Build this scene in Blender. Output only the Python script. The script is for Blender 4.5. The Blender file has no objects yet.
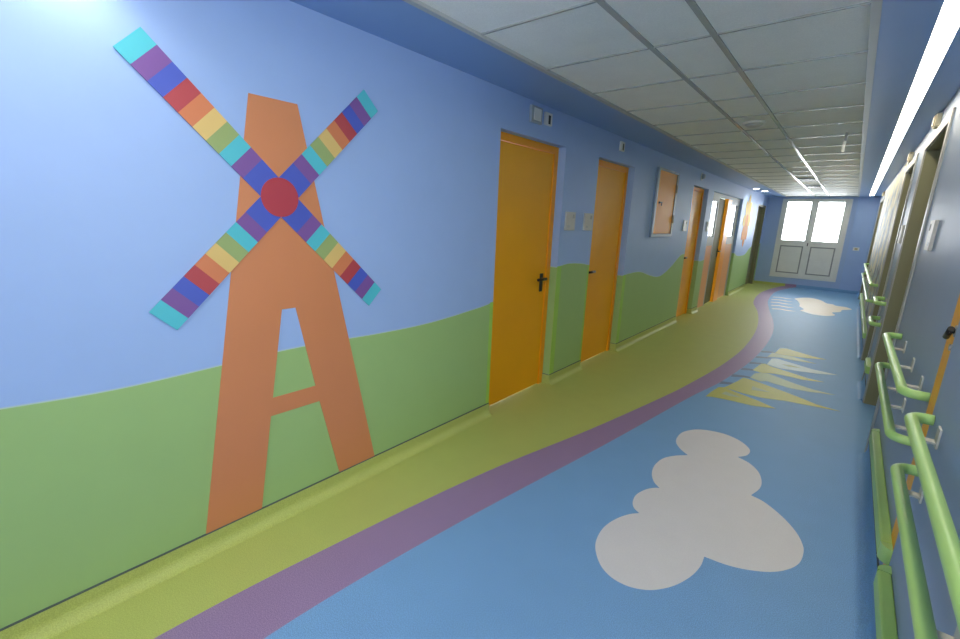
import bpy, bmesh, math
from mathutils import Vector, Matrix
C = bpy.context.scene.collection
PI = math.pi

# ------------------------------------------------------------------ materials
def s2l(c):
    return tuple(((v/255)/12.92 if v/255 <= .04045 else ((v/255+.055)/1.055)**2.4) for v in c)

def mat(name, rgb, rough=.5, metal=0., spec=.5, var=.03, scale=6., speck=0., speck_scale=400., bump=0., bump_scale=200., coat=0.):
    m = bpy.data.materials.new(name); m.use_nodes = True
    nt = m.node_tree; b = nt.nodes['Principled BSDF']
    b.inputs['Roughness'].default_value = rough
    b.inputs['Metallic'].default_value = metal
    b.inputs['Specular IOR Level'].default_value = spec
    if coat:
        b.inputs['Coat Weight'].default_value = coat; b.inputs['Coat Roughness'].default_value = .12
    base = s2l(rgb)
    tc = nt.nodes.new('ShaderNodeTexCoord')
    nz = nt.nodes.new('ShaderNodeTexNoise'); nz.inputs['Scale'].default_value = scale; nz.inputs['Detail'].default_value = 3
    nt.links.new(tc.outputs['Object'], nz.inputs['Vector'])
    rp = nt.nodes.new('ShaderNodeValToRGB')
    rp.color_ramp.elements[0].position = .3; rp.color_ramp.elements[1].position = .7
    rp.color_ramp.elements[0].color = tuple(v*(1-var) for v in base)+(1,)
    rp.color_ramp.elements[1].color = tuple(min(1, v*(1+var)) for v in base)+(1,)
    nt.links.new(nz.outputs['Fac'], rp.inputs['Fac'])
    out = rp.outputs['Color']
    if speck:
        n2 = nt.nodes.new('ShaderNodeTexNoise'); n2.inputs['Scale'].default_value = speck_scale; n2.inputs['Detail'].default_value = 1
        nt.links.new(tc.outputs['Object'], n2.inputs['Vector'])
        r2 = nt.nodes.new('ShaderNodeValToRGB')
        r2.color_ramp.elements[0].position = .35; r2.color_ramp.elements[1].position = .65
        r2.color_ramp.elements[0].color = (1-speck,)*3+(1,); r2.color_ramp.elements[1].color = (1+speck*.6,)*3+(1,)
        nt.links.new(n2.outputs['Fac'], r2.inputs['Fac'])
        mx = nt.nodes.new('ShaderNodeMix'); mx.data_type = 'RGBA'; mx.blend_type = 'MULTIPLY'; mx.inputs[0].default_value = 1
        nt.links.new(out, mx.inputs[6]); nt.links.new(r2.outputs['Color'], mx.inputs[7]); out = mx.outputs[2]
    nt.links.new(out, b.inputs['Base Color'])
    if bump:
        n3 = nt.nodes.new('ShaderNodeTexNoise'); n3.inputs['Scale'].default_value = bump_scale
        nt.links.new(tc.outputs['Object'], n3.inputs['Vector'])
        bp = nt.nodes.new('ShaderNodeBump'); bp.inputs['Strength'].default_value = bump; bp.inputs['Distance'].default_value = .002
        nt.links.new(n3.outputs['Fac'], bp.inputs['Height']); nt.links.new(bp.outputs['Normal'], b.inputs['Normal'])
    return m

def emis(name, rgb, s):
    m = bpy.data.materials.new(name); m.use_nodes = True
    nt = m.node_tree; nt.nodes.remove(nt.nodes['Principled BSDF'])
    e = nt.nodes.new('ShaderNodeEmission'); e.inputs[0].default_value = s2l(rgb)+(1,); e.inputs[1].default_value = s
    nt.links.new(e.outputs[0], nt.nodes['Material Output'].inputs[0]); return m

def glass_mat():
    m = bpy.data.materials.new('window_glass'); m.use_nodes = True
    nt = m.node_tree; nt.nodes.remove(nt.nodes['Principled BSDF'])
    t = nt.nodes.new('ShaderNodeBsdfTransparent'); g = nt.nodes.new('ShaderNodeBsdfGlossy'); g.inputs['Roughness'].default_value = .02
    f = nt.nodes.new('ShaderNodeFresnel'); f.inputs[0].default_value = 1.45
    x = nt.nodes.new('ShaderNodeMixShader')
    nt.links.new(f.outputs[0], x.inputs[0]); nt.links.new(t.outputs[0], x.inputs[1]); nt.links.new(g.outputs[0], x.inputs[2])
    nt.links.new(x.outputs[0], nt.nodes['Material Output'].inputs[0]); return m

def mottled_mat():  # painting and window reflections mixed into one mottled colour
    m = bpy.data.materials.new('mural_and_reflections'); m.use_nodes = True
    nt = m.node_tree; b = nt.nodes['Principled BSDF']; b.inputs['Roughness'].default_value = .55; b.inputs['Specular IOR Level'].default_value = .2
    tc = nt.nodes.new('ShaderNodeTexCoord'); mp = nt.nodes.new('ShaderNodeMapping'); mp.inputs['Scale'].default_value = (1, .9, 1.6)
    nz = nt.nodes.new('ShaderNodeTexNoise'); nz.inputs['Scale'].default_value = 2.2; nz.inputs['Detail'].default_value = 6
    rp = nt.nodes.new('ShaderNodeValToRGB'); e = rp.color_ramp.elements
    e[0].position = .32; e[0].color = s2l((120, 118, 125))+(1,)
    e[1].position = .7; e[1].color = s2l((225, 228, 215))+(1,)
    a = e.new(.45); a.color = s2l((165, 180, 190))+(1,)
    a = e.new(.56); a.color = s2l((205, 196, 165))+(1,)
    nt.links.new(tc.outputs['Object'], mp.inputs[0]); nt.links.new(mp.outputs[0], nz.inputs['Vector'])
    nt.links.new(nz.outputs['Fac'], rp.inputs[0]); nt.links.new(rp.outputs[0], b.inputs['Base Color']); return m

M = {}
M['blue'] = mat('wall_blue', (156, 184, 228), .5, spec=.3, var=.012, bump=.05)
M['blue_deep'] = mat('wall_deep_blue', (156, 182, 222), .4, spec=.5, var=.012, bump=.05)
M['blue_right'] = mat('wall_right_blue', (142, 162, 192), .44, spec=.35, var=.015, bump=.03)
M['hill'] = mat('hill_green', (156, 189, 120), .5, spec=.3, var=.012, bump=.05)
M['hill_edge'] = mat('hill_pale_edge', (186, 206, 190), .45)
M['soffit'] = mat('soffit_blue', (128, 160, 208), .4, spec=.5, var=.012)
M['tile'] = mat('mineral_tile', (240, 240, 234), .7, spec=.1, var=.02, speck=.05, speck_scale=250)
M['grid'] = mat('grid_metal', (172, 174, 170), .24, spec=.5)
M['trim_metal'] = mat('trim_metal', (182, 184, 180), .4, metal=.1)
M['floor_green'] = mat('vinyl_yellow_green', (178, 188, 104), .46, spec=.28, var=.02, speck=.14, speck_scale=260)
M['floor_purple'] = mat('vinyl_mauve', (152, 128, 166), .46, spec=.28, var=.02, speck=.2, speck_scale=260)
M['floor_blue'] = mat('vinyl_blue', (122, 168, 214), .5, spec=.16, var=.02, speck=.2, speck_scale=260)
M['floor_cloud'] = mat('vinyl_white', (214, 214, 216), .46, spec=.28, var=.015, speck=.05)
M['floor_lime'] = mat('vinyl_lime', (186, 190, 98), .46, spec=.28, var=.02, speck=.14, speck_scale=260)
M['floor_pale'] = mat('vinyl_pale_lime', (170, 188, 150), .46, spec=.28, var=.02, speck=.14, speck_scale=260)
M['floor_ice'] = mat('vinyl_ice', (190, 212, 216), .46, spec=.28, var=.02, speck=.14, speck_scale=260)
M['floor_cream'] = mat('vinyl_cream', (222, 212, 196), .46, spec=.28, var=.02, speck=.05)
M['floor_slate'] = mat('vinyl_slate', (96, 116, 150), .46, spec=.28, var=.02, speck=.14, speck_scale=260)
M['door_orange'] = mat('door_orange', (242, 170, 4), .4, spec=.45, var=.025, scale=3)
M['door_frame'] = mat('door_frame_orange', (246, 160, 14), .38, spec=.5, var=.015)
M['hatch_orange'] = mat('hatch_pale_orange', (242, 164, 62), .45, spec=.3, var=.015)
M['panel_orange'] = mat('panel_orange', (226, 158, 88), .4, var=.015)
M['hatch_frame'] = mat('hatch_frame_grey', (140, 156, 170), .4, metal=.2)
M['black'] = mat('black_metal', (22, 21, 22), .35)
M['seam'] = mat('dark_seam', (84, 96, 92), .6)
M['white'] = mat('white_plastic', (225, 225, 220), .35)
M['plate'] = mat('intercom_plate', (190, 190, 184), .4)
M['grey'] = mat('grey_plastic', (150, 160, 168), .4)
M['dgrey'] = mat('dark_grey', (70, 76, 80), .4)
M['cream'] = mat('cream_plastic', (182, 174, 146), .4)
M['upvc'] = mat('door_off_white', (222, 224, 218), .35)
M['part_frame'] = mat('partition_frame_shaded', (168, 172, 168), .5)  # white frames, their lack of light put into the grey
M['groove'] = mat('groove_grey', (150, 154, 152), .5)
M['olive'] = mat('olive_paint', (124, 122, 88), .4, spec=.5, var=.02)
M['olive_leaf'] = mat('olive_leaf', (108, 102, 56), .6, spec=.2)
M['olive_d'] = mat('olive_door', (120, 120, 84), .4)
M['steel'] = mat('frame_steel', (158, 160, 156), .38, metal=.25)
M['rail'] = mat('rail_pale_green', (166, 208, 126), .32, spec=.5, var=.015)
M['bumper'] = mat('bumper_green', (168, 208, 112), .4, var=.015)
M['wind_orange'] = mat('windmill_orange', (206, 132, 86), .45, var=.012)
for n, c in dict(teal=(78, 188, 200), purple=(122, 82, 150), sblue=(70, 90, 184), red=(176, 66, 72), orange=(208, 124, 80),
                 yellow=(218, 186, 112), green=(148, 168, 104), hub=(176, 58, 70)).items():
    M[n] = mat('sail_'+n, c, .45, var=.012)
M['flower_y'] = mat('flower_yellow', (240, 206, 110), .6, spec=.2)
M['flower_o'] = mat('flower_orange', (232, 150, 60), .6, spec=.2)
M['corner_highlight'] = mat('corner_highlight_lime', (156, 200, 80), .45)  # lighter green paints the light on rounded plaster corners
M['glass'] = glass_mat()
M['mottled'] = mottled_mat()
M['blind'] = mat('blind_white', (214, 226, 236), .5)
M['plain_wall'] = mat('room_white', (220, 222, 220), .6)
LED = emis('led_white', (255, 243, 220), 20.0)
FILL_PANEL = emis('fill_panel_white', (255, 248, 240), 8.0)
DOWN = emis('downlight_white', (255, 250, 240), 12.0)

# ------------------------------------------------------------------ mesh helpers
class MB:
    def __init__(s): s.bm = bmesh.new(); s.mats = []
    def mi(s, m):
        if m not in s.mats: s.mats.append(m)
        return s.mats.index(m)
    def box(s, a, b, m, bev=0.):
        a, b = [min(p, q) for p, q in zip(a, b)], [max(p, q) for p, q in zip(a, b)]
        i = s.mi(m)
        vs = [s.bm.verts.new((x, y, z)) for x in (a[0], b[0]) for y in (a[1], b[1]) for z in (a[2], b[2])]
        fs = [s.bm.faces.new([vs[k] for k in q]) for q in ((0, 1, 3, 2), (4, 6, 7, 5), (0, 4, 5, 1), (2, 3, 7, 6), (0, 2, 6, 4), (1, 5, 7, 3))]
        for f in fs: f.material_index = i
        if bev:
            es = list({e for f in fs for e in f.edges})
            r = bmesh.ops.bevel(s.bm, geom=es, offset=bev, segments=2, affect='EDGES', profile=.5)
            for f in r['faces']: f.material_index = i
        return s
    def prism(s, pts, vec, m):
        """closed polygon (3d points) extruded along vec"""
        i = s.mi(m); v = Vector(vec)
        a = [s.bm.verts.new(p) for p in pts]; b = [s.bm.verts.new(Vector(p)+v) for p in pts]
        fs = [s.bm.faces.new(a), s.bm.faces.new(list(reversed(b)))]
        n = len(pts)
        for k in range(n): fs.append(s.bm.faces.new((a[(k+1) % n], a[k], b[k], b[(k+1) % n])))
        for f in fs: f.material_index = i
        return s
    def cyl(s, p, q, r, m, n=20, r2=None):
        i = s.mi(m); p, q = Vector(p), Vector(q); d = (q-p).normalized()
        u = d.orthogonal().normalized(); w = d.cross(u); r2 = r if r2 is None else r2
        A = [s.bm.verts.new(p+(u*math.cos(t)+w*math.sin(t))*r) for t in [2*PI*k/n for k in range(n)]]
        B = [s.bm.verts.new(q+(u*math.cos(t)+w*math.sin(t))*r2) for t in [2*PI*k/n for k in range(n)]]
        fs = [s.bm.faces.new(list(reversed(A))), s.bm.faces.new(B)]
        for k in range(n):
            f = s.bm.faces.new((A[k], A[(k+1) % n], B[(k+1) % n], B[k])); f.smooth = True; fs.append(f)
        for f in fs: f.material_index = i
        return s
    def tube(s, path, r, m, n=20):
        i = s.mi(m); path = [Vector(p) for p in path]; rings = []
        up = None
        for k, p in enumerate(path):
            d = (path[min(k+1, len(path)-1)]-path[max(k-1, 0)]).normalized()
            u = Vector((0, 0, 1)); u = (u-d*u.dot(d)).normalized(); w = d.cross(u)
            rings.append([s.bm.verts.new(p+(u*math.cos(t)+w*math.sin(t))*r) for t in [2*PI*j/n for j in range(n)]])
        for A, B in zip(rings, rings[1:]):
            for j in range(n):
                f = s.bm.faces.new((A[j], A[(j+1) % n], B[(j+1) % n], B[j])); f.smooth = True; f.material_index = i
        for ring in (rings[0], rings[-1]):
            f = s.bm.faces.new(ring); f.material_index = i
        return s
    def build(s, name, parent=None, smooth=False):
        bmesh.ops.recalc_face_normals(s.bm, faces=s.bm.faces)
        me = bpy.data.meshes.new(name); s.bm.to_mesh(me); s.bm.free()
        for m in s.mats: me.materials.append(m)
        o = bpy.data.objects.new(name, me); C.objects.link(o)
        if parent: o.parent = parent; o.matrix_parent_inverse = Matrix.Translation(-parent.location)
        return o

def tag(o, label=None, cat=None, group=None, kind=None):
    if label: o['label'] = label
    if cat: o['category'] = cat
    if group: o['group'] = group
    if kind: o['kind'] = kind
    return o
def thing(name, loc, label, cat, group=None, kind=None):
    o = bpy.data.objects.new(name, None); o.empty_display_size = .05; o.location = loc; C.objects.link(o)
    return tag(o, label, cat, group, kind)

def interp(tab, y):
    if y <= tab[0][0]: return tab[0][1]
    for k in range(len(tab)-1):
        a, b = tab[k], tab[k+1]
        if y <= b[0]:
            p0 = tab[max(k-1, 0)]; p3 = tab[min(k+2, len(tab)-1)]
            h = b[0]-a[0]; t = (y-a[0])/h
            m1 = (b[1]-p0[1])/(b[0]-p0[0])*h; m2 = (p3[1]-a[1])/(p3[0]-a[0])*h
            return (2*t**3-3*t*t+1)*a[1]+(t**3-2*t*t+t)*m1+(-2*t**3+3*t*t)*b[1]+(t**3-t*t)*m2
    return tab[-1][1]

YB, YE, XR, ZC = -5.0, 14.6, 2.30, 2.35      # back end, far end, right wall, soffit height

# ------------------------------------------------------------------ floor
yp = [(-5, .30), (-1, .298), (.286, .308), (.885, .358), (1.905, .50), (2.914, .716), (4.017, .916), (4.524, .988), (5.433, 1.085), (6.488, 1.126),
      (7.893, 1.058), (9.395, .857), (10.742, .584), (12.382, .472), (13.491, .539), (14.7, .715)]
pb = [(-5, .57), (-1, .57), (.541, .595), (.983, .629), (1.613, .712), (2.772, .895), (4.147, 1.09), (4.828, 1.208), (6.081, 1.31), (7.579, 1.296),
      (8.702, 1.178), (10.101, .939), (11.38, .771), (13.232, .733), (14.867, 1.056)]
b = MB(); N = 320; rows = []
ig, ip, ib = b.mi(M['floor_green']), b.mi(M['floor_purple']), b.mi(M['floor_blue'])
for k in range(N+1):
    y = YB+(YE+.15-YB)*k/N
    rows.append([b.bm.verts.new((x, y, 0)) for x in (-3.2, interp(yp, y), interp(pb, y), XR+.5)])
for A, B in zip(rows, rows[1:]):
    for j, i in enumerate((ig, ip, ib)):
        f = b.bm.faces.new((A[j], A[j+1], B[j+1], B[j])); f.material_index = i
floor = tag(b.build('floor'), 'vinyl floor of yellow-green, mauve and blue flowing bands along the corridor', 'floor', kind='structure')
sm = floor.modifiers.new('slab', 'SOLIDIFY'); sm.thickness = .06; sm.offset = -1

def inlay(name, pts, m, z=.0006, label=None, smooth=True):
    if smooth:
        n = len(pts); out = []
        for k in range(n):
            p0, p1, p2, p3 = [Vector(pts[(k+d) % n]) for d in (-1, 0, 1, 2)]
            for t in (0, .25, .5, .75):
                out.append(.5*((2*p1)+(p2-p0)*t+(2*p0-5*p1+4*p2-p3)*t*t+(3*p1-p0-3*p2+p3)*t**3))
        pts = out
    b = MB(); b.prism([(p[0], p[1], 0) for p in pts], (0, 0, z), m)
    o = b.build(name, floor)
    if label: o['label'] = label
    return o
# the cloud: lobes meet in sharp cusps, so each lobe arc is smoothed on its own
def arcs(lobes):
    out = []
    for L in lobes:
        P = [Vector(p) for p in L]; P = [2*P[0]-P[1]]+P+[2*P[-1]-P[-2]]
        for k in range(1, len(P)-2):
            p0, p1, p2, p3 = P[k-1:k+3]
            for t in (0, .2, .4, .6, .8):
                out.append(.5*((2*p1)+(p2-p0)*t+(2*p0-5*p1+4*p2-p3)*t*t+(3*p1-p0-3*p2+p3)*t**3))
    return out
cl = arcs([
 [(1.367, 3.007), (1.296, 3.07), (1.244, 3.165), (1.237, 3.314), (1.273, 3.414), (1.32, 3.474), (1.393, 3.517), (1.491, 3.533), (1.585, 3.499), (1.653, 3.428), (1.676, 3.365), (1.667, 3.287), (1.625, 3.221)],
 [(1.625, 3.221), (1.7, 3.185), (1.763, 3.105), (1.796, 2.994), (1.799, 2.893), (1.772, 2.781)],
 [(1.772, 2.781), (1.841, 2.759), (1.934, 2.678), (2.002, 2.583), (2.037, 2.495), (2.047, 2.424), (2.038, 2.327), (2.003, 2.245), (1.943, 2.17), (1.858, 2.112), (1.78, 2.081), (1.693, 2.068)],
 [(1.693, 2.068), (1.695, 1.992), (1.68, 1.902), (1.645, 1.806), (1.6, 1.734), (1.554, 1.688), (1.489, 1.656), (1.416, 1.655), (1.349, 1.691), (1.287, 1.771), (1.26, 1.855), (1.255, 1.952), (1.276, 2.05), (1.31, 2.126), (1.348, 2.174)],
 [(1.348, 2.174), (1.31, 2.197), (1.283, 2.249), (1.274, 2.326), (1.295, 2.411), (1.328, 2.465), (1.352, 2.484)],
 [(1.352, 2.484), (1.302, 2.531), (1.262, 2.616), (1.244, 2.724), (1.257, 2.846), (1.305, 2.938), (1.367, 3.007)]])
inlay('cloud_inlay', cl, M['floor_cloud'], smooth=False, label='white cloud inlay in the blue floor')
cl2 = [(1.185, 12.129), (1.342, 12.497), (1.513, 12.545), (1.657, 12.317), (1.765, 11.95), (1.871, 11.9), (1.929, 11.74), (2.098, 11.676), (2.183, 11.421), (2.041, 11.2), (2.015, 10.9), (1.896, 10.65),
       (1.949, 10.365), (1.835, 10.137), (1.715, 10.09), (1.587, 10.146), (1.425, 10.389), (1.457, 10.626), (1.365, 10.951), (1.334, 11.347), (1.259, 11.818)]
inlay('cloud_inlay', cl2, M['floor_cream'], label='cream cloud inlay in the far blue floor')
sp = [
 ([(1.465, 6.447), (1.481, 6.781), (1.545, 6.825), (1.699, 6.735), (1.832, 6.651), (1.97, 6.603), (1.792, 6.501), (1.634, 6.441), (1.519, 6.43)], 'floor_lime', .0006),
 ([(1.419, 6.179), (1.437, 6.456), (1.481, 6.426), (1.649, 6.421), (1.889, 6.297), (1.688, 6.253), (1.537, 6.267)], 'floor_pale', .0009),
 ([(1.373, 5.455), (1.408, 5.796), (1.44, 5.829), (1.521, 5.757), (1.704, 5.67), (1.853, 5.588), (1.995, 5.563), (1.828, 5.485), (1.687, 5.498), (1.576, 5.493), (1.448, 5.418)], 'floor_lime', .0006),
 ([(1.459, 5.818), (1.469, 6.14), (1.521, 6.181), (1.69, 6.09), (1.871, 5.999), (2.092, 5.967), (1.924, 5.851), (1.749, 5.797), (1.58, 5.758)], 'floor_ice', .0012),
 ([(1.589, 5.953), (1.662, 5.998), (1.771, 5.956), (1.66, 5.901)], 'floor_pale', .0015),
 ([(1.397, 5.149), (1.412, 5.353), (1.47, 5.43), (1.525, 5.441), (1.622, 5.379), (1.771, 5.277), (1.917, 5.213), (2.091, 5.189), (1.904, 5.11), (1.747, 5.087), (1.597, 5.125), (1.551, 5.152), (1.493, 5.094)], 'floor_pale', .0009),
 ([(1.258, 4.626), (1.274, 4.68), (1.322, 4.929), (1.345, 5.085), (1.379, 5.088), (1.478, 5.053), (1.722, 4.927), (1.855, 4.849), (1.971, 4.768), (2.137, 4.73), (1.93, 4.69), (1.749, 4.656), (1.565, 4.581), (1.424, 4.586)], 'floor_lime', .0012),
 ([(1.471, 4.742), (1.462, 4.869), (1.616, 4.808), (1.539, 4.774)], 'floor_pale', .0015),
 ([(1.186, 4.244), (1.198, 4.424), (1.22, 4.597), (1.258, 4.626), (1.365, 4.569), (1.55, 4.486), (1.709, 4.387), (1.547, 4.311), (1.384, 4.301), (1.237, 4.274)], 'floor_lime', .0015),
 ([(1.279, 4.419), (1.296, 4.514), (1.438, 4.446), (1.353, 4.41)], 'floor_pale', .0018)]
for pts, m, z in sp: inlay('grass_spike_inlay', pts, M[m], z=z, smooth=False)
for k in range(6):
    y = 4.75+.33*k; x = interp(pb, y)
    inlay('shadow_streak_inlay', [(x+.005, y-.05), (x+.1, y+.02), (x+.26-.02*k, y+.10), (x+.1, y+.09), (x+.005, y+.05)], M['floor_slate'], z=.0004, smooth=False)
for k in range(5):
    y = 10.1+.45*k; x = interp(pb, y)+.05
    inlay('ripple_inlay', [(x, y), (x+.12, y+.09), (x+.26, y+.02), (x+.38, y+.1), (x+.26, y+.1), (x+.12, y+.16), (x, y+.08)], M['floor_cream'], smooth=False)

# ------------------------------------------------------------------ left wall
hill = [(-5, .78), (-3, .9), (-1.5, .84), (-.3, .885), (.049, .858), (.32, .842), (.60, .846), (.926, .858), (1.2, .856), (1.5, .843), (1.92, .842), (2.414, .877), (2.528, .892),
        (3.35, 1.075), (3.607, 1.12), (3.857, 1.116), (4.094, 1.084), (4.772, .905), (5.141, .925), (5.528, .922), (5.854, .86), (6.173, .812), (6.401, .822), (6.76, .915), (7.228, 1.072), (7.8, 1.02),
        (8.314, .92), (8.9, .95), (11.164, .957), (11.5, .89), (11.911, .868), (12.519, .886), (13.059, 1.029), (14.3, 1.1), (14.7, 1.1)]
DOORS = [(2.565, 3.47), (4.10, 5.00), (7.36, 8.25)]
PART = (8.62, 11.20); LAST = (13.25, 14.35)
HOLES = DOORS+[PART, LAST]
ys = sorted(set([YB, YE+.15]+[y for h in HOLES for y in h]+[YB+.06*k for k in range(1, int((YE-YB)/.06)+1)]))
ys = [y for k, y in enumerate(ys) if k == 0 or y-ys[k-1] > .004]
b = MB(); ih, ie, il = b.mi(M['hill']), b.mi(M['hill_edge']), b.mi(M['blue'])
for y0, y1 in zip(ys, ys[1:]):
    mid = (y0+y1)/2; inh = any(h[0] < mid < h[1] for h in HOLES)
    ha, hb = interp(hill, y0), interp(hill, y1)
    lv = [((0, 0), (ha-.005, hb-.005), ih), ((ha-.005, hb-.005), (ha, hb), ie), ((ha, hb), (2.1, 2.1), il), ((2.1, 2.1), (2.45, 2.45), il)]
    for (a0, a1), (c0, c1), i in lv:
        if inh and c0 <= 2.11: continue
        f = b.bm.faces.new([b.bm.verts.new(p) for p in ((0, y0, a0), (0, y1, a1), (0, y1, c1), (0, y0, c0))]); f.material_index = i
bmesh.ops.remove_doubles(b.bm, verts=b.bm.verts, dist=1e-4)
wl = tag(b.build('wall_left'), 'left corridor wall painted blue above rolling green hills', 'wall', kind='structure')
if wl.data.polygons[0].normal.x < 0: wl.data.flip_normals()
sm = wl.modifiers.new('thickness', 'SOLIDIFY'); sm.thickness = .15; sm.offset = -1; sm.use_even_offset = True

def baseboard(name, segs, m, side=1, x0=0., h=.09, label=''):
    """coved vinyl skirting: a vertical upstand, a quarter round into the floor, a dark cap line"""
    b = MB(); r = .05
    prof = [(0, 0), (0, h), (.005, h)]+[(.005+r-r*math.cos(t), r-r*math.sin(t)) for t in [PI/2*k/8 for k in range(9)]]
    prof[-1] = (.005+r, .0008)
    for y0, y1 in segs:
        b.prism([(x0+side*p[0], y0, p[1]) for p in prof], (0, y1-y0, 0), m)
        b.box((x0, y0, h), (x0+side*.006, y1, h+.006), M['seam'])
    return tag(b.build(name), label, 'skirting', kind='structure')
baseboard('baseboard_left', [(YB, 2.565), (3.47, 4.10), (5.0, 7.36), (8.25, 8.62), (11.2, 13.25), (14.35, 14.6)], M['floor_green'], label='yellow-green coved vinyl skirting along the left wall')
# returns of the skirting into the door recesses and strips painting the light on the corners
b = MB()
for d in DOORS: b.box((-.07, d[1]-.006, 0), (0.0, d[1], .09), M['floor_green']); b.box((-.07, d[1]-.007, .09), (.002, d[1], .094), M['seam'])
tag(b.build('trim_1'), 'skirting returns inside the door recesses', 'trim', kind='structure')
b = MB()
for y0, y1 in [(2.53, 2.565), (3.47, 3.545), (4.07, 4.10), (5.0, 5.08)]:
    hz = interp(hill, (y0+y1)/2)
    b.box((0, y0, .094), (.0015, y1, hz), M['corner_highlight'])
tag(b.build('trim_2'), 'lime strips painting the light on the corners of the door recesses', 'trim', kind='structure')

# ------------------------------------------------------------------ windmill on the left wall
wm = thing('windmill_mural', (0, .99, .095), 'orange windmill with four rainbow striped sails on the blue left wall', 'mural')
b = MB()
tower = [(.566, .095), (.810, .095), (.885, .549), (1.137, .549), (1.237, .095), (1.474, .095), (1.095, 1.953), (.888, 1.953)]
# left leg + cap + right leg as convex pieces around the two openings
x0, t0 = .0005, .003
def wp(pts, xx, m, th): b.prism([(xx, p[0], p[1]) for p in pts], (th, 0, 0), m)
wp([(.566, .095), (.810, .095), (.884, .549), (.899, .637), (.969, 1.053), (1.036, 1.053), (1.119, .637), (1.137, .549), (1.237, .095), (1.474, .095), (1.095, 1.953), (.888, 1.953)], x0, M['wind_orange'], t0)
b.build('tower', wm)
b = MB(); wp([(.884, .549), (1.137, .549), (1.119, .637), (.899, .637)], x0, M['wind_orange'], t0); b.build('crossbar', wm)
bands = ['sblue', 'purple', 'teal', 'green', 'yellow', 'orange', 'red', 'sblue', 'purple', 'teal']
for ang, L in ((135, .69), (45, .70), (-45, .71), (-135, .685)):
    a = math.radians(ang); ux, uz = math.cos(a), math.sin(a); b = MB()
    edges = [.06]+[.095+(L-.095)*(k+1)/10 for k in range(10)]
    for k, n in enumerate(bands):
        r0, r1, w = edges[k], edges[k+1], .0585
        wp([(.99+ux*r0-uz*w, 1.553+uz*r0+ux*w), (.99+ux*r1-uz*w, 1.553+uz*r1+ux*w), (.99+ux*r1+uz*w, 1.553+uz*r1-ux*w), (.99+ux*r0+uz*w, 1.553+uz*r0-ux*w)], x0+t0+.0003, M[n], .004)
    b.build('sail', wm)
b = MB(); b.cyl((x0+t0, .99, 1.553), (x0+t0+.007, .99, 1.553), .0835, M['hub'], 48); b.build('hub', wm)

# flower painted near the far end
fm = thing('flower_mural', (0, 12.0, 1.6), 'yellow and orange flower painted on the far left wall', 'mural')
b = MB()
for k in range(8):
    a = 2*PI*k/8; ca, sa = math.cos(a), math.sin(a)
    wp([(12.0+ca*r-sa*w, 1.66+sa*r*1.35+ca*w) for r, w in ((.1, .06), (.25, .14), (.38, .10), (.44, 0), (.38, -.10), (.25, -.14), (.1, -.06))], .0005, M['flower_y'] if k not in (5, 6, 7) else M['flower_o'], .002+.0002*k)
b.build('petals', fm)
b = MB(); b.cyl((.0005, 12.0, 1.66), (.0052, 12.0, 1.66), .15, M['flower_o'], 32); b.build('flower_centre', fm)

# ------------------------------------------------------------------ left doors
def lever(b, x, y, z, s, m, side=1):
    """plate, rose and a lever pointing to y*s"""
    b.box((x, y-.022, z-.115), (x+side*.009, y+.022, z+.045), m, .003)
    b.cyl((x, y, z), (x+side*.05, y, z), .011, m, 14)
    b.cyl((x+side*.046, y+s*.015, z), (x+side*.046, y-s*.115, z), .0125, m, 14)
def left_door(n, d, hy, hs, label, hinge=None):
    y0, y1 = d
    t = thing('door_%d' % n, (-.07, (y0+y1)/2, 0), label, 'door', kind='structure')
    b = MB(); X0, X1 = -.145, -.070; w = .062
    b.box((X0, y0, 0), (X1, y0+w, 2.1), M['door_frame']); b.box((X0, y1-w, 0), (X1, y1, 2.1), M['door_frame']); b.box((X0, y0+w, 2.1-.055), (X1, y1-w, 2.1), M['door_frame'])
    b.build('door_frame', t)
    b = MB(); b.box((-.125, y0+w+.003, .008), (-.080, y1-w-.003, 2.1-.058), M['door_orange'], .002); b.build('door_leaf', t)
    b = MB(); lever(b, -.080, hy, 1.0, hs, M['black']); o = b.build('handle', t); o['label'] = 'black lever handle'
left_door(1, DOORS[0], 3.34, 1, 'nearest closed orange door in the left wall')
left_door(2, DOORS[1], 4.20, -1, 'second closed orange door in the left wall, right of the two intercoms')
left_door(3, DOORS[2], 7.52, -1, 'third orange door in the left wall, deep set beyond the hatch')
t = thing('door_4', (-.07, 13.8, 0), 'olive green door at the far end of the left wall', 'door', kind='structure')
b = MB(); b.box((-.12, LAST[0]+.05, 0.008), (-.08, LAST[1]-.05, 2.05), M['olive_d']); b.build('door_leaf', t)
b = MB(); b.box((-.149, LAST[0], 0), (-.0, LAST[0]+.05, 2.1), M['olive']); b.box((-.149, LAST[1]-.05, 0), (0.012, LAST[1], 2.1), M['olive']); b.box((-.149, LAST[0]+.05, 2.05), (0, LAST[1]-.05, 2.1), M['olive'])
b.build('door_frame', t)

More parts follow.
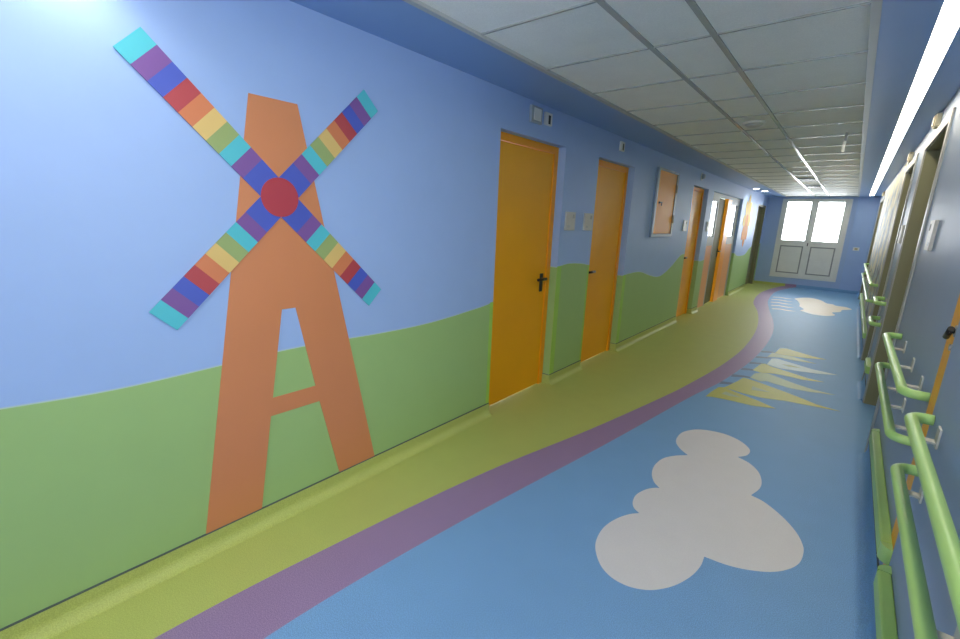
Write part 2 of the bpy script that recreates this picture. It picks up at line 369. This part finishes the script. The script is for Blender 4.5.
# ------------------------------------------------------------------ wall fittings, left
def slot_sign(y, z, label):
    t = thing('door_number_sign', (0, y, z), label, 'sign', 'slotted signs above the left doors')
    b = MB(); b.box((0, y-.048, z-.045), (.022, y+.048, z+.045), M['white'], .004); b.build('plate', t)
    b = MB(); b.box((.022, y-.010, z-.036), (.0235, y+.020, z+.026), M['black']); b.build('slot', t)
slot_sign(3.138, 2.257, 'small white sign with black slot above the nearest orange door')
slot_sign(4.573, 2.257, 'small white sign with black slot above the second orange door')
t = thing('call_light', (0, 7.70, 2.25), 'small round grey call light above the third orange door', 'call light')
b = MB(); b.cyl((0, 7.70, 2.25), (.012, 7.70, 2.25), .055, M['white'], 24); b.build('base', t)
b = MB(); b.cyl((.012, 7.70, 2.25), (.05, 7.70, 2.25), .042, M['grey'], 24, .030); b.build('lens', t)
t = thing('call_light', (0, 2.975, 2.255), 'square grey call light box above the nearest orange door', 'call light')
b = MB(); b.box((0, 2.89, 2.198), (.025, 3.04, 2.313), M['grey'], .006); b.build('housing', t)
b = MB(); b.box((.025, 2.918, 2.215), (.031, 3.012, 2.298), M['white'], .003); b.build('lens', t)
def intercom(y, label, w=.085, x=0., side=1):
    t = thing('intercom', (x, y, 1.5), label, 'intercom', 'wall intercoms')
    b = MB(); b.box((x-side*.002, y-w, 1.42), (x+side*.016, y+w, 1.58), M['plate'], .004); b.build('housing', t)
    b = MB(); b.box((x+side*.016, y+.028, 1.525), (x+side*.019, y+.06, 1.56), M['groove'], .001); b.build('button', t)
    b = MB()
    for k in range(2): b.box((x+side*.016, y-.055, 1.447+.01*k), (x+side*.0172, y-.01, 1.452+.01*k), M['grey'])
    b.build('speaker_slot', t)
    return t
intercom(3.62, 'white intercom plate right of the nearest orange door')
intercom(3.97, 'white intercom plate just left of the second orange door')
intercom(7.14, 'white intercom plate left of the third orange door', .085)
intercom(8.50, 'white intercom plate right of the third orange door', .075)

t = thing('service_hatch', (0, 6.1, 1.34), 'pale orange service hatch in a grey metal frame on the left wall', 'hatch')
b = MB(); Y0, Y1, Z0, Z1, w = 5.69, 6.505, 1.345, 2.182, .06
b.box((0, Y0, Z0), (.03, Y0+w, Z1), M['hatch_frame'], .003); b.box((0, Y1-w, Z0), (.03, Y1, Z1), M['hatch_frame'], .003)
b.box((0, Y0+w, Z0), (.03, Y1-w, Z0+.04), M['hatch_frame'], .003); b.box((0, Y0+w, Z1-.025), (.03, Y1-w, Z1), M['hatch_frame'], .003); b.build('frame', t)
b = MB(); b.box((.002, Y0+w+.004, Z0+.043), (.022, Y1-w-.004, Z1-.028), M['hatch_orange'], .002); hd = b.build('hatch_door', t)
b = MB(); b.cyl((.022, 5.84, 1.77), (.034, 5.84, 1.77), .014, M['dgrey'], 14); b.box((.034, 5.825, 1.765), (.042, 5.91, 1.780), M['dgrey'], .002); b.box((.034, 5.895, 1.735), (.042, 5.91, 1.78), M['dgrey']); b.build('latch', hd)
for z in (1.58, 1.97):
    b = MB(); b.cyl((.034, 6.448, z-.05), (.034, 6.448, z+.05), .013, M['trim_metal'], 12); b.build('hinge', t)

# ------------------------------------------------------------------ glazed partition and the room behind it
pt = thing('window_1', (-.08, 10.0, 0), 'glazed partition with orange lower panels around an open doorway on the left', 'partition', kind='structure')
XA, XB = -.075, -.05
b = MB()
for y0, y1 in ((8.62, 8.84), (9.28, 9.33), (11.05, 11.20)): b.box((XA, y0, 0), (XB, y1, 2.1), M['part_frame'])
for y0, y1 in ((8.84, 9.28), (10.34, 11.05)):
    b.box((XA, y0, 1.16), (XB, y1, 1.32), M['part_frame']); b.box((XA, y0, 1.95), (XB, y1, 2.1), M['part_frame'])
b.box((XA, 9.33, 2.04), (XB, 10.34, 2.1), M['part_frame'])
b.build('window_frame', pt)
for y0, y1 in ((8.84, 9.28), (10.34, 11.05)):
    b = MB(); b.box((-.065, y0, 1.32), (-.060, y1, 1.95), M['glass']); b.build('pane', pt)
    b = MB(); b.box((XA+.003, y0, .01), (XB-.003, y1, 1.16), M['panel_orange']); b.build('lower_panel', pt)
t = thing('door_5', (-.08, 9.7, 0), 'olive door standing ajar beside an orange post in the glazed partition', 'door', kind='structure')
b = MB(); b.box((XA-.03, 9.98, 0), (-.03, 10.34, 2.04), M['door_frame']); b.build('door_post', t)
b = MB(); a = math.radians(2.2); L = .61
dx, dy = -math.sin(a), math.cos(a); P = Vector((-.055, 9.335, 0)); U = Vector((dx, dy, 0)); W = Vector((dy, -dx, 0))*-.04
b.prism([tuple(P+Vector((0, 0, .02))), tuple(P+U*L+Vector((0, 0, .02))), tuple(P+U*L+W+Vector((0, 0, .02))), tuple(P+W+Vector((0, 0, .02)))], (0, 0, 2.0), M['olive_leaf'])
lf = b.build('door_leaf', t)
b = MB(); q = P+U*(L-.06)
b.cyl((q.x, q.y, 1.03), (q.x+.055, q.y+.01, 1.03), .011, M['black'], 12); b.cyl((q.x+.05, q.y+.02, 1.03), (q.x+.05, q.y-.11, 1.03), .011, M['black'], 12); b.box((q.x-.006, q.y-.02, .92), (q.x+.012, q.y+.02, 1.08), M['black']); b.build('handle', lf)
b = MB(); b.box((-3.2, 8.0, 0), (-3.1, 12.7, .9), M['plain_wall']); b.box((-3.2, 8.0, 2.2), (-3.1, 12.7, 2.45), M['plain_wall']); b.box((-3.2, 8.0, .9), (-3.1, 8.4, 2.2), M['plain_wall']); b.box((-3.2, 12.3, .9), (-3.1, 12.7, 2.2), M['plain_wall']); b.box((-3.1, 8.0, 0), (-.15, 8.1, 2.45), M['plain_wall'])
tag(b.build('wall_room'), 'white walls of the room behind the glazed partition', 'wall', kind='structure')
b = MB(); y0, y1 = 12.6, 12.7
b.box((-3.1, y0, 0), (-2.0, y1, 2.45), M['plain_wall']); b.box((-2.0, y0, 0), (-.15, y1, .9), M['plain_wall']); b.box((-2.0, y0, 2.2), (-.15, y1, 2.45), M['plain_wall'])
tag(b.build('wall_room_end'), 'white end wall of the room behind the glazed partition', 'wall', kind='structure')
t = thing('window_2', (-1.1, 12.65, .9), 'bright window with slatted blind in the room behind the partition', 'window', kind='structure')
b = MB()
for x in (-2.0, -1.4, -.78, -.2): b.box((x, 12.62, .9), (x+.05, 12.68, 2.2), M['upvc'])
b.box((-1.95, 12.62, .9), (-.15, 12.68, .95), M['upvc']); b.box((-1.95, 12.62, 2.15), (-.15, 12.68, 2.2), M['upvc']); b.build('window_frame', t)
b = MB(); b.box((-1.95, 12.64, .95), (-.2, 12.646, 2.15), M['glass']); b.build('pane', t)
b = MB()
for k in range(18): b.box((-1.95, 12.56, .96+.066*k), (-.8, 12.59, .995+.066*k), M['blind'])
b.build('blind', t)

t = thing('added_window_room', (-3.15, 10.35, .9), 'long window added in the outer wall of the room to send daylight through the partition', 'window', kind='structure')  # added unseen, for more daylight through the partition panes
b = MB()
for k in range(4): y = 8.4+k*(3.85/3); b.box((-3.18, y, .9), (-3.12, y+.05, 2.2), M['upvc'])
b.box((-3.179, 8.4, .9), (-3.121, 12.3, .95), M['upvc']); b.box((-3.179, 8.4, 2.15), (-3.121, 12.3, 2.2), M['upvc']); b.build('window_frame', t)
b = MB(); b.box((-3.153, 8.41, .91), (-3.147, 12.29, 2.19), M['glass']); b.build('pane', t)

# ------------------------------------------------------------------ ceiling
b = MB(); b.box((.41, YB, ZC+.012), (1.90, YE+.15, ZC+.1), M['tile'])
ceil = tag(b.build('ceiling'), 'suspended ceiling of pale grey mineral tiles', 'ceiling', kind='structure')
b = MB(); z0, z1 = ZC+.006, ZC+.013
for x in (1.035, 1.322): b.box((x-.013, YB, z0), (x+.013, YE, z1), M['grid'])
y = 2.42-.6*12
while y < YE:
    for x0, x1 in ((.43, 1.022), (1.048, 1.309), (1.335, 1.885)): b.box((x0, y-.0065, z0), (x1, y+.0065, z1-.0003), M['grid'])
    y += .6
b.build('ceiling_grid', ceil)
b = MB()
for x0, x1 in ((.40, .43), (1.872, 1.905)): b.box((x0, YB, ZC-.003), (x1, YE, ZC+.0125), M['trim_metal'])
tag(b.build('trim_3'), 'grey metal edge trim along both sides of the ceiling tiles', 'trim', kind='structure')
b = MB(); b.box((-.15, YB, ZC), (.41, YE+.15, ZC+.1), M['soffit'])
b.box((1.90, YB, ZC), (2.083, YE+.15, ZC+.1), M['soffit']); b.box((2.160, YB, ZC), (XR+.45, YE+.15, ZC+.1), M['soffit'])
b.box((2.083, YB, ZC+.03), (2.160, YE+.15, ZC+.1), M['soffit']); b.box((2.083, 14.1, ZC), (2.160, YE+.15, ZC+.03), M['soffit'])
b.box((-3.2, 8.0, ZC), (-.15, 12.7, ZC+.1), M['plain_wall'])
tag(b.build('trim_4'), 'blue plaster soffits down both sides of the ceiling', 'soffit', kind='structure')

t = thing('linear_ceiling_light', (2.114, 5, ZC), 'long white recessed light strip along the right soffit', 'light')
b = MB(); b.box((2.0835, YB+.02, ZC+.004), (2.1595, 14.095, ZC+.012), LED); b.build('diffuser', t)
b = MB(); b.box((2.0835, YB+.02, ZC+.013), (2.1595, 14.095, ZC+.028), M['white']); b.build('housing', t)

def downlight(x, y, label):
    t = thing('recessed_downlight', (x, y, ZC), label, 'light', 'downlights in the left soffit')
    b = MB(); n = 28
    b.cyl((x, y, ZC-.006), (x, y, ZC-.0005), .075, M['white'], n); b.build('ring', t)
    b = MB(); b.cyl((x, y, ZC-.009), (x, y, ZC-.0062), .060, DOWN, n); b.build('lamp', t)
    l = bpy.data.lights.new('downlight', 'SPOT'); l.energy = 6.5; l.spot_size = math.radians(125); l.spot_blend = .6; l.shadow_soft_size = .05; l.color = (1, .96, .88)
    o = bpy.data.objects.new('downlight_beam', l); o.location = (x, y, ZC-.03); C.objects.link(o); o.rotation_euler = (0, 0, 0); o.parent = t; o.matrix_parent_inverse = Matrix.Translation(-t.location)
    return o
DL = [downlight(.16, 11.55, 'recessed white downlight in the far left soffit, nearer of the pair'), downlight(.22, 12.3, 'recessed white downlight in the far left soffit, farther of the pair'),
      downlight(.16, .36, 'recessed white downlight in the left soffit above the windmill'), downlight(.18, -.25, 'recessed white downlight in the left soffit behind the windmill')]

for k, y in enumerate((.25, -1.55, -3.35)):  # unseen panels added to brighten the near floor and left wall
    t = thing('added_fill_panel', (.73, y, ZC), ['added square fill panel in the ceiling nearest the windmill', 'second added square fill panel in the ceiling from the windmill', 'farthest added square fill panel in the ceiling by the back wall'][k], 'light', 'added ceiling fill panels')
    b = MB(); b.box((.45, y-.29, ZC-.004), (1.02, y+.29, ZC+.005), M['white']); b.build('frame', t)
    b = MB(); b.box((.475, y-.265, ZC-.007), (.995, y+.265, ZC-.0042), FILL_PANEL); b.build('diffuser', t)

t = thing('smoke_detector', (1.15, 4.5, ZC+.012), 'round white detector on the ceiling tiles between the grid bars', 'detector')
b = MB(); b.cyl((1.17, 4.50, ZC-.004), (1.17, 4.50, ZC+.012), .085, M['white'], 32); b.build('base', t)
b = MB(); b.cyl((1.17, 4.50, ZC-.022), (1.17, 4.50, ZC-.004), .045, M['plate'], 32, .07); b.build('sensor', t)
for y, lab in ((9.7, 'dark ceiling air vent, nearer of the two by the far doors'), (11.3, 'dark ceiling air vent, farther of the two by the far doors')):
    t = thing('ceiling_vent', (1.18, y, ZC), lab, 'vent', 'ceiling air vents')
    b = MB(); b.box((1.05, y-.22, ZC+.001), (1.31, y+.22, ZC+.0118), M['grey'])
    b.build('frame', t)
    b = MB()
    for k in range(7): b.box((1.07, y-.2+.06*k, ZC-.008), (1.29, y-.17+.06*k, ZC+.001), M['dgrey'])
    b.build('slats', t)
t = thing('hanging_tape', (1.765, 5.3, ZC), 'thin white strip of tape hanging from the right ceiling tiles', 'tape')
b = MB(); b.box((1.758, 5.258, 2.285), (1.776, 5.262, 2.358), M['groove']); b.build('clip', t)
b = MB(); b.prism([(1.757, 5.255, 2.29), (1.777, 5.275, 2.29), (1.772, 5.270, 2.24), (1.752, 5.250, 2.24)], (.0014, -.0014, 0), M['white'])
b.prism([(1.752, 5.250, 2.24), (1.772, 5.270, 2.24), (1.775, 5.273, 2.19), (1.755, 5.253, 2.19)], (.0014, -.0014, 0), M['white']); b.build('strip', t)

# ------------------------------------------------------------------ end wall
b = MB()
b.box((-.15, YE, 0), (.345, YE+.12, 2.36), M['blue_deep']); b.box((1.80, YE, 0), (XR+.3, YE+.12, 2.36), M['blue_deep'])
b.box((.345, YE, 0), (1.80, YE+.12, .235), M['blue_deep']); b.box((.345, YE, 2.30), (1.80, YE+.12, 2.36), M['blue_deep'])
b.box((1.90, YE-.10, 0), (XR, YE, 2.35), M['blue'])
tag(b.build('wall_end'), 'deep blue end wall around the far white double door', 'wall', kind='structure')
b = MB(); b.box((.0, YE-.012, 0), (.75, YE, .07), M['floor_green']); b.box((.75, YE-.012, 0), (1.0, YE, .07), M['floor_purple']); b.box((1.0, YE-.012, 0), (1.9, YE, .07), M['floor_blue']); b.box((1.888, YE-.112, 0), (XR, YE-.1, .07), M['floor_blue'])
tag(b.build('baseboard_end'), 'skirting along the end wall', 'skirting', kind='structure')
t = thing('door_6', (1.07, YE, .235), 'white double door with two bright glass panes at the far end', 'door', kind='structure')
b = MB(); X0, X1, Z0, Z1 = .345, 1.80, .235, 2.30
b.box((X0, YE-.02, Z0), (X0+.06, YE+.08, Z1), M['upvc'], .004); b.box((X1-.06, YE-.02, Z0), (X1, YE+.08, Z1), M['upvc'], .004)
b.box((X0+.06, YE-.02, Z0), (X1-.06, YE+.08, Z0+.04), M['upvc'], .004); b.box((X0+.06, YE-.02, Z1-.045), (X1-.06, YE+.08, Z1), M['upvc'], .004); b.build('door_frame', t)
for x0, x1, g0, g1 in ((.405, 1.069, .47, .985), (1.069, 1.74, 1.135, 1.66)):
    z0, z1 = .275, 2.255; YA, YD = YE-.03, YE+.03
    b = MB()
    b.box((x0, YA, z0), (g0, YD, z1), M['upvc'], .004); b.box((g1, YA, z0), (x1, YD, z1), M['upvc'], .004)
    b.box((g0, YA, z0), (g1, YD, .36), M['upvc']); b.box((g0, YA, 1.09), (g1, YD, 1.235), M['upvc']); b.box((g0, YA, 2.22), (g1, YD, z1), M['upvc'])
    lf = b.build('door_leaf', t)
    b = MB(); b.box((g0, YE-.012, .36), (g1, YE+.01, 1.09), M['groove']); b.box((g0+.03, YE-.02, .39), (g1-.03, YE-.012, 1.06), M['upvc'], .004); b.build('lower_panel', lf)
    b = MB(); b.box((g0, YE-.003, 1.235), (g1, YE+.003, 2.22), M['glass']); b.build('pane', lf)
b = MB(); b.box((1.045, YE-.042, .275), (1.095, YE-.03, 2.255), M['upvc'], .004); b.build('meeting_strip', t)
b = MB(); b.cyl((1.068, YE-.04, 1.17), (1.068, YE-.075, 1.17), .012, M['dgrey'], 12); b.box((1.058, YE-.085, 1.10), (1.078, YE-.07, 1.18), M['dgrey'], .003); b.build('handle', t)
t = thing('light_switch', (2.06, YE-.1, 1.1), 'small white switch plate on the end wall right of the double door', 'switch')
b = MB(); b.box((2.0, YE-.112, 1.06), (2.12, YE-.1, 1.14), M['white'], .004); b.build('plate', t)
b = MB(); b.box((2.03, YE-.117, 1.075), (2.09, YE-.112, 1.125), M['cream'], .002); b.build('rocker', t)
b = MB(); b.box((-.15, YB-.1, 0), (.3, YB, 2.45), M['blue']); b.box((2.0, YB-.1, 0), (XR+.3, YB, 2.45), M['blue']); b.box((.3, YB-.1, 0), (2.0, YB, .9), M['blue']); b.box((.3, YB-.1, 2.2), (2.0, YB, 2.45), M['blue'])
tag(b.build('wall_back'), 'blue wall closing the corridor behind', 'wall', kind='structure')

# ------------------------------------------------------------------ right wall
RH = [(3.95, 5.13), (5.92, 6.92), (11.85, 13.35)]; RZ = 2.16
FILL_WIN = (.47, 1.0, 1.0)  # opening of the added side window
ys = sorted(set([YB, YE]+[y for h in RH for y in h]+list(FILL_WIN[:2]))); b = MB(); ir = b.mi(M['blue_right'])
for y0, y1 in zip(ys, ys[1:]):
    inh = any(h[0] < (y0+y1)/2 < h[1] for h in RH); inw = FILL_WIN[0] < (y0+y1)/2 < FILL_WIN[1]
    for a0, c0 in ((0, FILL_WIN[2]), (FILL_WIN[2], RZ), (RZ, 2.40)):
        if (inh and a0 < RZ) or (inw and a0 == FILL_WIN[2]): continue
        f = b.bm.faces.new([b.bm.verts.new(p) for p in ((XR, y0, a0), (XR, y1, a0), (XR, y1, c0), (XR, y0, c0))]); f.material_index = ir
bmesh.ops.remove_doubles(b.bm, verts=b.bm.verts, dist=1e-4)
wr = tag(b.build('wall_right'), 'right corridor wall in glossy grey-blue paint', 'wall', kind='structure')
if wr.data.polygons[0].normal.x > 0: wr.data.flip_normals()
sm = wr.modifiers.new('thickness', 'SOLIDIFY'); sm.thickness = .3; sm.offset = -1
b = MB(); b.box((XR-.015, FILL_WIN[1], 0), (XR, 2.09, ZC), M['blue_right']); b.box((XR-.015, YB, 0), (XR, FILL_WIN[0], ZC), M['blue_right'])
b.box((XR-.015, FILL_WIN[0], 0), (XR, FILL_WIN[1], FILL_WIN[2]), M['blue_right']); b.box((XR-.015, FILL_WIN[0], RZ), (XR, FILL_WIN[1], ZC), M['blue_right'])
tag(b.build('wall_right_near'), 'nearest stretch of right wall, slightly proud of the rest', 'wall', kind='structure')
baseboard('baseboard_right', [(2.09, 3.88), (5.20, 5.85), (6.99, 11.78), (13.42, 14.5)], M['floor_blue'], -1, XR, .10, 'blue coved vinyl skirting along the right wall')
baseboard('baseboard_right_near', [(YB, 2.09)], M['floor_blue'], -1, XR-.015, .10, 'blue coved vinyl skirting under the nearest stretch of right wall')
for n, (y0, y1) in enumerate(RH):
    t = thing('door_%d' % (7+n), (XR, (y0+y1)/2, 0), ['nearest olive door recess in the right wall, framed in steel', 'second olive door recess in the right wall, framed in steel', 'farthest olive door recess in the right wall'][n], 'door', kind='structure')
    b = MB(); d = .26
    b.box((XR-.002, y0, 0.002), (XR+d, y0+.008, RZ), M['olive']); b.box((XR-.002, y1-.008, 0.002), (XR+d, y1, RZ), M['olive']); b.box((XR-.002, y0+.008, RZ-.008), (XR+d, y1-.008, RZ), M['olive']); b.build('door_lining', t)
    b = MB(); w = .07; xp = XR-.012
    b.box((xp, y0-w, 0.002), (XR, y0, RZ+w), M['steel'], .003); b.box((xp, y1, 0.002), (XR, y1+w, RZ+w), M['steel'], .003); b.box((xp, y0, RZ), (XR, y1, RZ+w), M['steel'], .003); b.build('door_frame', t)
    b = MB(); b.box((XR+.2, y0+.01, 0.004), (XR+.245, y1-.01, RZ-.01), M['olive_d']); b.build('door_leaf', t)
    b = MB(); lever(b, XR+.2, y0+.12, 1.05, -1, M['black'], -1); b.build('handle', t)
t = thing('door_10', (XR, 2.16, 0), 'narrow orange door with black handle between the green handrails', 'door', kind='structure')
b = MB(); b.box((XR-.004, 2.091, .03), (XR, 2.285, 2.12), M['door_orange']); b.build('door_leaf', t)
b = MB(); hx, hy, hz = XR-.004, 2.135, 1.19
b.cyl((hx, hy, hz), (hx-.008, hy, hz), .02, M['steel'], 18); b.cyl((hx-.008, hy, hz), (hx-.02, hy, hz), .009, M['black'], 14)
b.cyl((hx-.018, hy-.005, hz+.008), (hx-.018, hy+.045, hz-.03), .009, M['black'], 14); b.cyl((hx, hy+.02, hz-.06), (hx-.008, hy+.02, hz-.06), .011, M['steel'], 16); b.build('handle', t)

t = thing('added_window_side', (XR+.15, .5, 1.0), 'narrow window added in the nearest stretch of right wall to brighten the left wall', 'window', kind='structure')  # added out of view, throws daylight onto the near left wall
b = MB(); y0, y1, z0 = FILL_WIN
for y in (y0, (y0+y1)/2-.025, y1-.05): b.box((XR+.12, y, z0), (XR+.18, y+.05, RZ), M['upvc'])
b.box((XR+.121, y0, z0), (XR+.179, y1, z0+.05), M['upvc']); b.box((XR+.121, y0, RZ-.05), (XR+.179, y1, RZ), M['upvc']); b.build('window_frame', t)
b = MB(); b.box((XR+.147, y0+.01, z0+.01), (XR+.153, y1-.01, RZ-.01), M['glass']); b.build('pane', t)

t = thing('added_window_back', (1.15, YB-.05, .9), 'window added in the back wall to send daylight down the corridor', 'window', kind='structure')  # added out of view, throws daylight along the corridor
b = MB()
for x in (.3, 1.125, 1.95): b.box((x, YB-.08, .9), (x+.05, YB-.02, 2.2), M['upvc'])
b.box((.35, YB-.08, .9), (1.95, YB-.02, .95), M['upvc']); b.box((.35, YB-.08, 2.15), (1.95, YB-.02, 2.2), M['upvc']); b.build('window_frame', t)
b = MB(); b.box((.31, YB-.053, .91), (1.99, YB-.047, 2.19), M['glass']); b.build('pane', t)

# pale mottled mural with painted-in window reflections on the right wall, between the second and farthest recesses
t = thing('wall_mural', (XR, 9.5, .32), 'glossy pale mottled mural panel with painted-in window reflections on the far right wall', 'mural')
b = MB(); b.box((XR-.006, 7.02, .34), (XR, 11.75, 2.3), M['mottled'], .002); b.build('panel', t)

# call lights over the right doors
for y, lab in ((4.62, 'cream call light box above the nearest right door recess'), (6.6, 'cream call light box above the second right door recess'), (12.4, 'cream call light box above the farthest right door recess')):
    t = thing('call_light', (XR, y, 2.3), lab, 'call light', 'call lights above the right doors')
    b = MB(); b.box((XR-.03, y-.06, 2.243), (XR, y+.06, 2.33), M['cream'], .004); b.build('housing', t)
    b = MB(); b.box((XR-.038, y-.045, 2.252), (XR-.03, y+.045, 2.32), M['cream'], .004); b.build('lens', t)
    b = MB(); b.cyl((XR-.018, y-.02, 2.231), (XR-.018, y-.02, 2.243), .012, M['cream'], 12); b.build('cable_gland', t)
intercom(3.42, 'white intercom plate on the right wall before the nearest recess', .085, XR, -1)
intercom(5.50, 'white intercom plate on the right wall between the two nearest recesses', .085, XR, -1)

# ------------------------------------------------------------------ handrails and bumpers
RX = 2.225; RR = .0178
def rail_path(y0, y1, z, wall, r=.045):
    P = [(wall-.002, y0, z), (RX+r, y0, z)]
    P += [(RX+r-r*math.sin(t), y0+r-r*math.cos(t), z) for t in [PI/2*k/8 for k in range(1, 9)]]
    P += [(RX, y, z) for y in [y0+r+(y1-y0-2*r)*k/6 for k in range(1, 6)]]
    P += [(RX+r-r*math.cos(t), y1-r+r*math.sin(t), z) for t in [PI/2*k/8 for k in range(0, 9)]]
    P += [(wall-.002, y1, z)]
    return P
def handrail(y0, y1, z, wall, label, brk):
    t = thing('handrail', (RX, (y0+y1)/2, z), label, 'handrail', 'green handrails along the right wall')
    b = MB(); b.tube(rail_path(y0, y1, z, wall), RR, M['rail'], 24); b.build('rail', t)
    for y in brk:
        b = MB()
        b.box((wall-.006, y-.022, z-.045), (wall, y+.022, z+.02), M['plate'], .001)
        b.box((RX+.004, y-.016, z-.034), (wall-.006, y+.016, z-.026), M['plate'], .001); b.box((RX, y-.016, z-.034), (RX+.008, y+.016, z-.012), M['plate']); b.build('bracket', t)
    return t
ZU, ZL = .90, .71
WN = XR-.015
handrail(-4.6, 2.03, ZU, WN, 'nearest upper green handrail on the right wall', [-2.6, -.6, .6, 1.9])
handrail(-4.6, 2.03, ZL, WN, 'nearest lower green handrail on the right wall', [-2.6, -.6, 1.22, 1.9])
handrail(2.32, 3.62, ZU, XR, 'upper green handrail between the orange door and nearest recess', [2.56, 2.92, 3.36])
handrail(2.32, 3.62, ZL, XR, 'lower green handrail between the orange door and nearest recess', [2.56, 2.86, 3.2])
handrail(5.22, 5.64, ZU, XR, 'short upper green handrail between the two nearest recesses', [5.44])
handrail(5.22, 5.64, ZL, XR, 'short lower green handrail between the two nearest recesses', [5.44])
handrail(7.0, 11.7, ZU, XR-.006, 'upper green handrail below the pale mottled mural', [8, 9, 10, 11])
handrail(7.0, 11.7, ZL, XR-.006, 'lower green handrail below the pale mottled mural', [8, 9, 10, 11])
def bumper(y0, y1, wall, label):
    t = thing('wall_bumper', (wall, (y0+y1)/2, .25), label, 'bumper', 'green wall bumpers on the right wall')
    b = MB(); b.box((wall-.04, y0+.05, .25), (wall, y1-.05, .318), M['bumper'], .008); b.build('guard', t)
    for ya, yb in ((y0, y0+.049), (y1-.049, y1)):
        c = ya if ya == y0 else yb; e = yb if ya == y0 else ya
        pts = [(wall, e, .251)]+[(wall-.039*math.cos(q), e+(c-e)*math.sin(q), .251) for q in [PI/2*j/8 for j in range(9)]]
        b = MB(); b.prism(pts, (0, 0, .066), M['rail']); b.build('end_cap', t)
bumper(-4.6, 2.05, WN, 'nearest green bumper strip low on the right wall')
bumper(2.16, 3.56, XR, 'green bumper strip between the orange door and nearest recess')
bumper(5.22, 5.64, XR, 'short green bumper strip between the two nearest recesses')
bumper(7.0, 11.75, XR, 'long green bumper strip below the pale mottled mural')

# ------------------------------------------------------------------ world, portals, camera
w = bpy.data.worlds.new('sky'); bpy.context.scene.world = w; w.use_nodes = True
bg = w.node_tree.nodes['Background']; bg.inputs[0].default_value = (.93, .97, 1, 1); bg.inputs[1].default_value = 16.5
def portal(name, loc, rot, sx, sy):
    l = bpy.data.lights.new(name, 'AREA'); l.shape = 'RECTANGLE'; l.size = sx; l.size_y = sy; l.cycles.is_portal = True
    o = bpy.data.objects.new(name, l); o.location = loc; o.rotation_euler = rot; C.objects.link(o)
portal('portal_end_door', (1.07, YE+.14, 1.73), (-PI/2, 0, 0), 1.3, 1.05)
portal('portal_room_window', (-1.08, 12.72, 1.55), (-PI/2, 0, 0), 1.85, 1.3)

portal('portal_added_side', (XR+.32, (FILL_WIN[0]+FILL_WIN[1])/2, (FILL_WIN[2]+RZ)/2), (0, PI/2, 0), RZ-FILL_WIN[2], FILL_WIN[1]-FILL_WIN[0])
portal('portal_added_back', (1.15, YB-.12, 1.55), (PI/2, 0, 0), 1.7, 1.3)
portal('portal_added_room', (-3.22, 10.35, 1.55), (0, -PI/2, 0), 1.3, 3.9)
R = ((0.76856256, 0.63863008, 0.03825205), (0.1715716, -0.14814079, -0.97396997), (-0.61633983, 0.75511981, -0.22342625))
cam = bpy.data.cameras.new('camera'); co = bpy.data.objects.new('camera', cam); C.objects.link(co)
cam.sensor_width = 36; cam.lens = 443.79*36/960; cam.clip_start = .02
r, d, f = Vector(R[0]), Vector(R[1]), Vector(R[2])
m3 = Matrix((r, -d, -f)).transposed()
co.matrix_world = Matrix.Translation((1.975, 0, 1.5)) @ m3.to_4x4()
sc = bpy.context.scene; sc.camera = co
sc.view_settings.view_transform = 'Standard'; sc.view_settings.look = 'None'; sc.view_settings.gamma = 1
sc.view_settings.exposure = 0.03; sc.view_settings.use_curve_mapping = False
sc.cycles.max_bounces = 12; sc.cycles.diffuse_bounces = 8
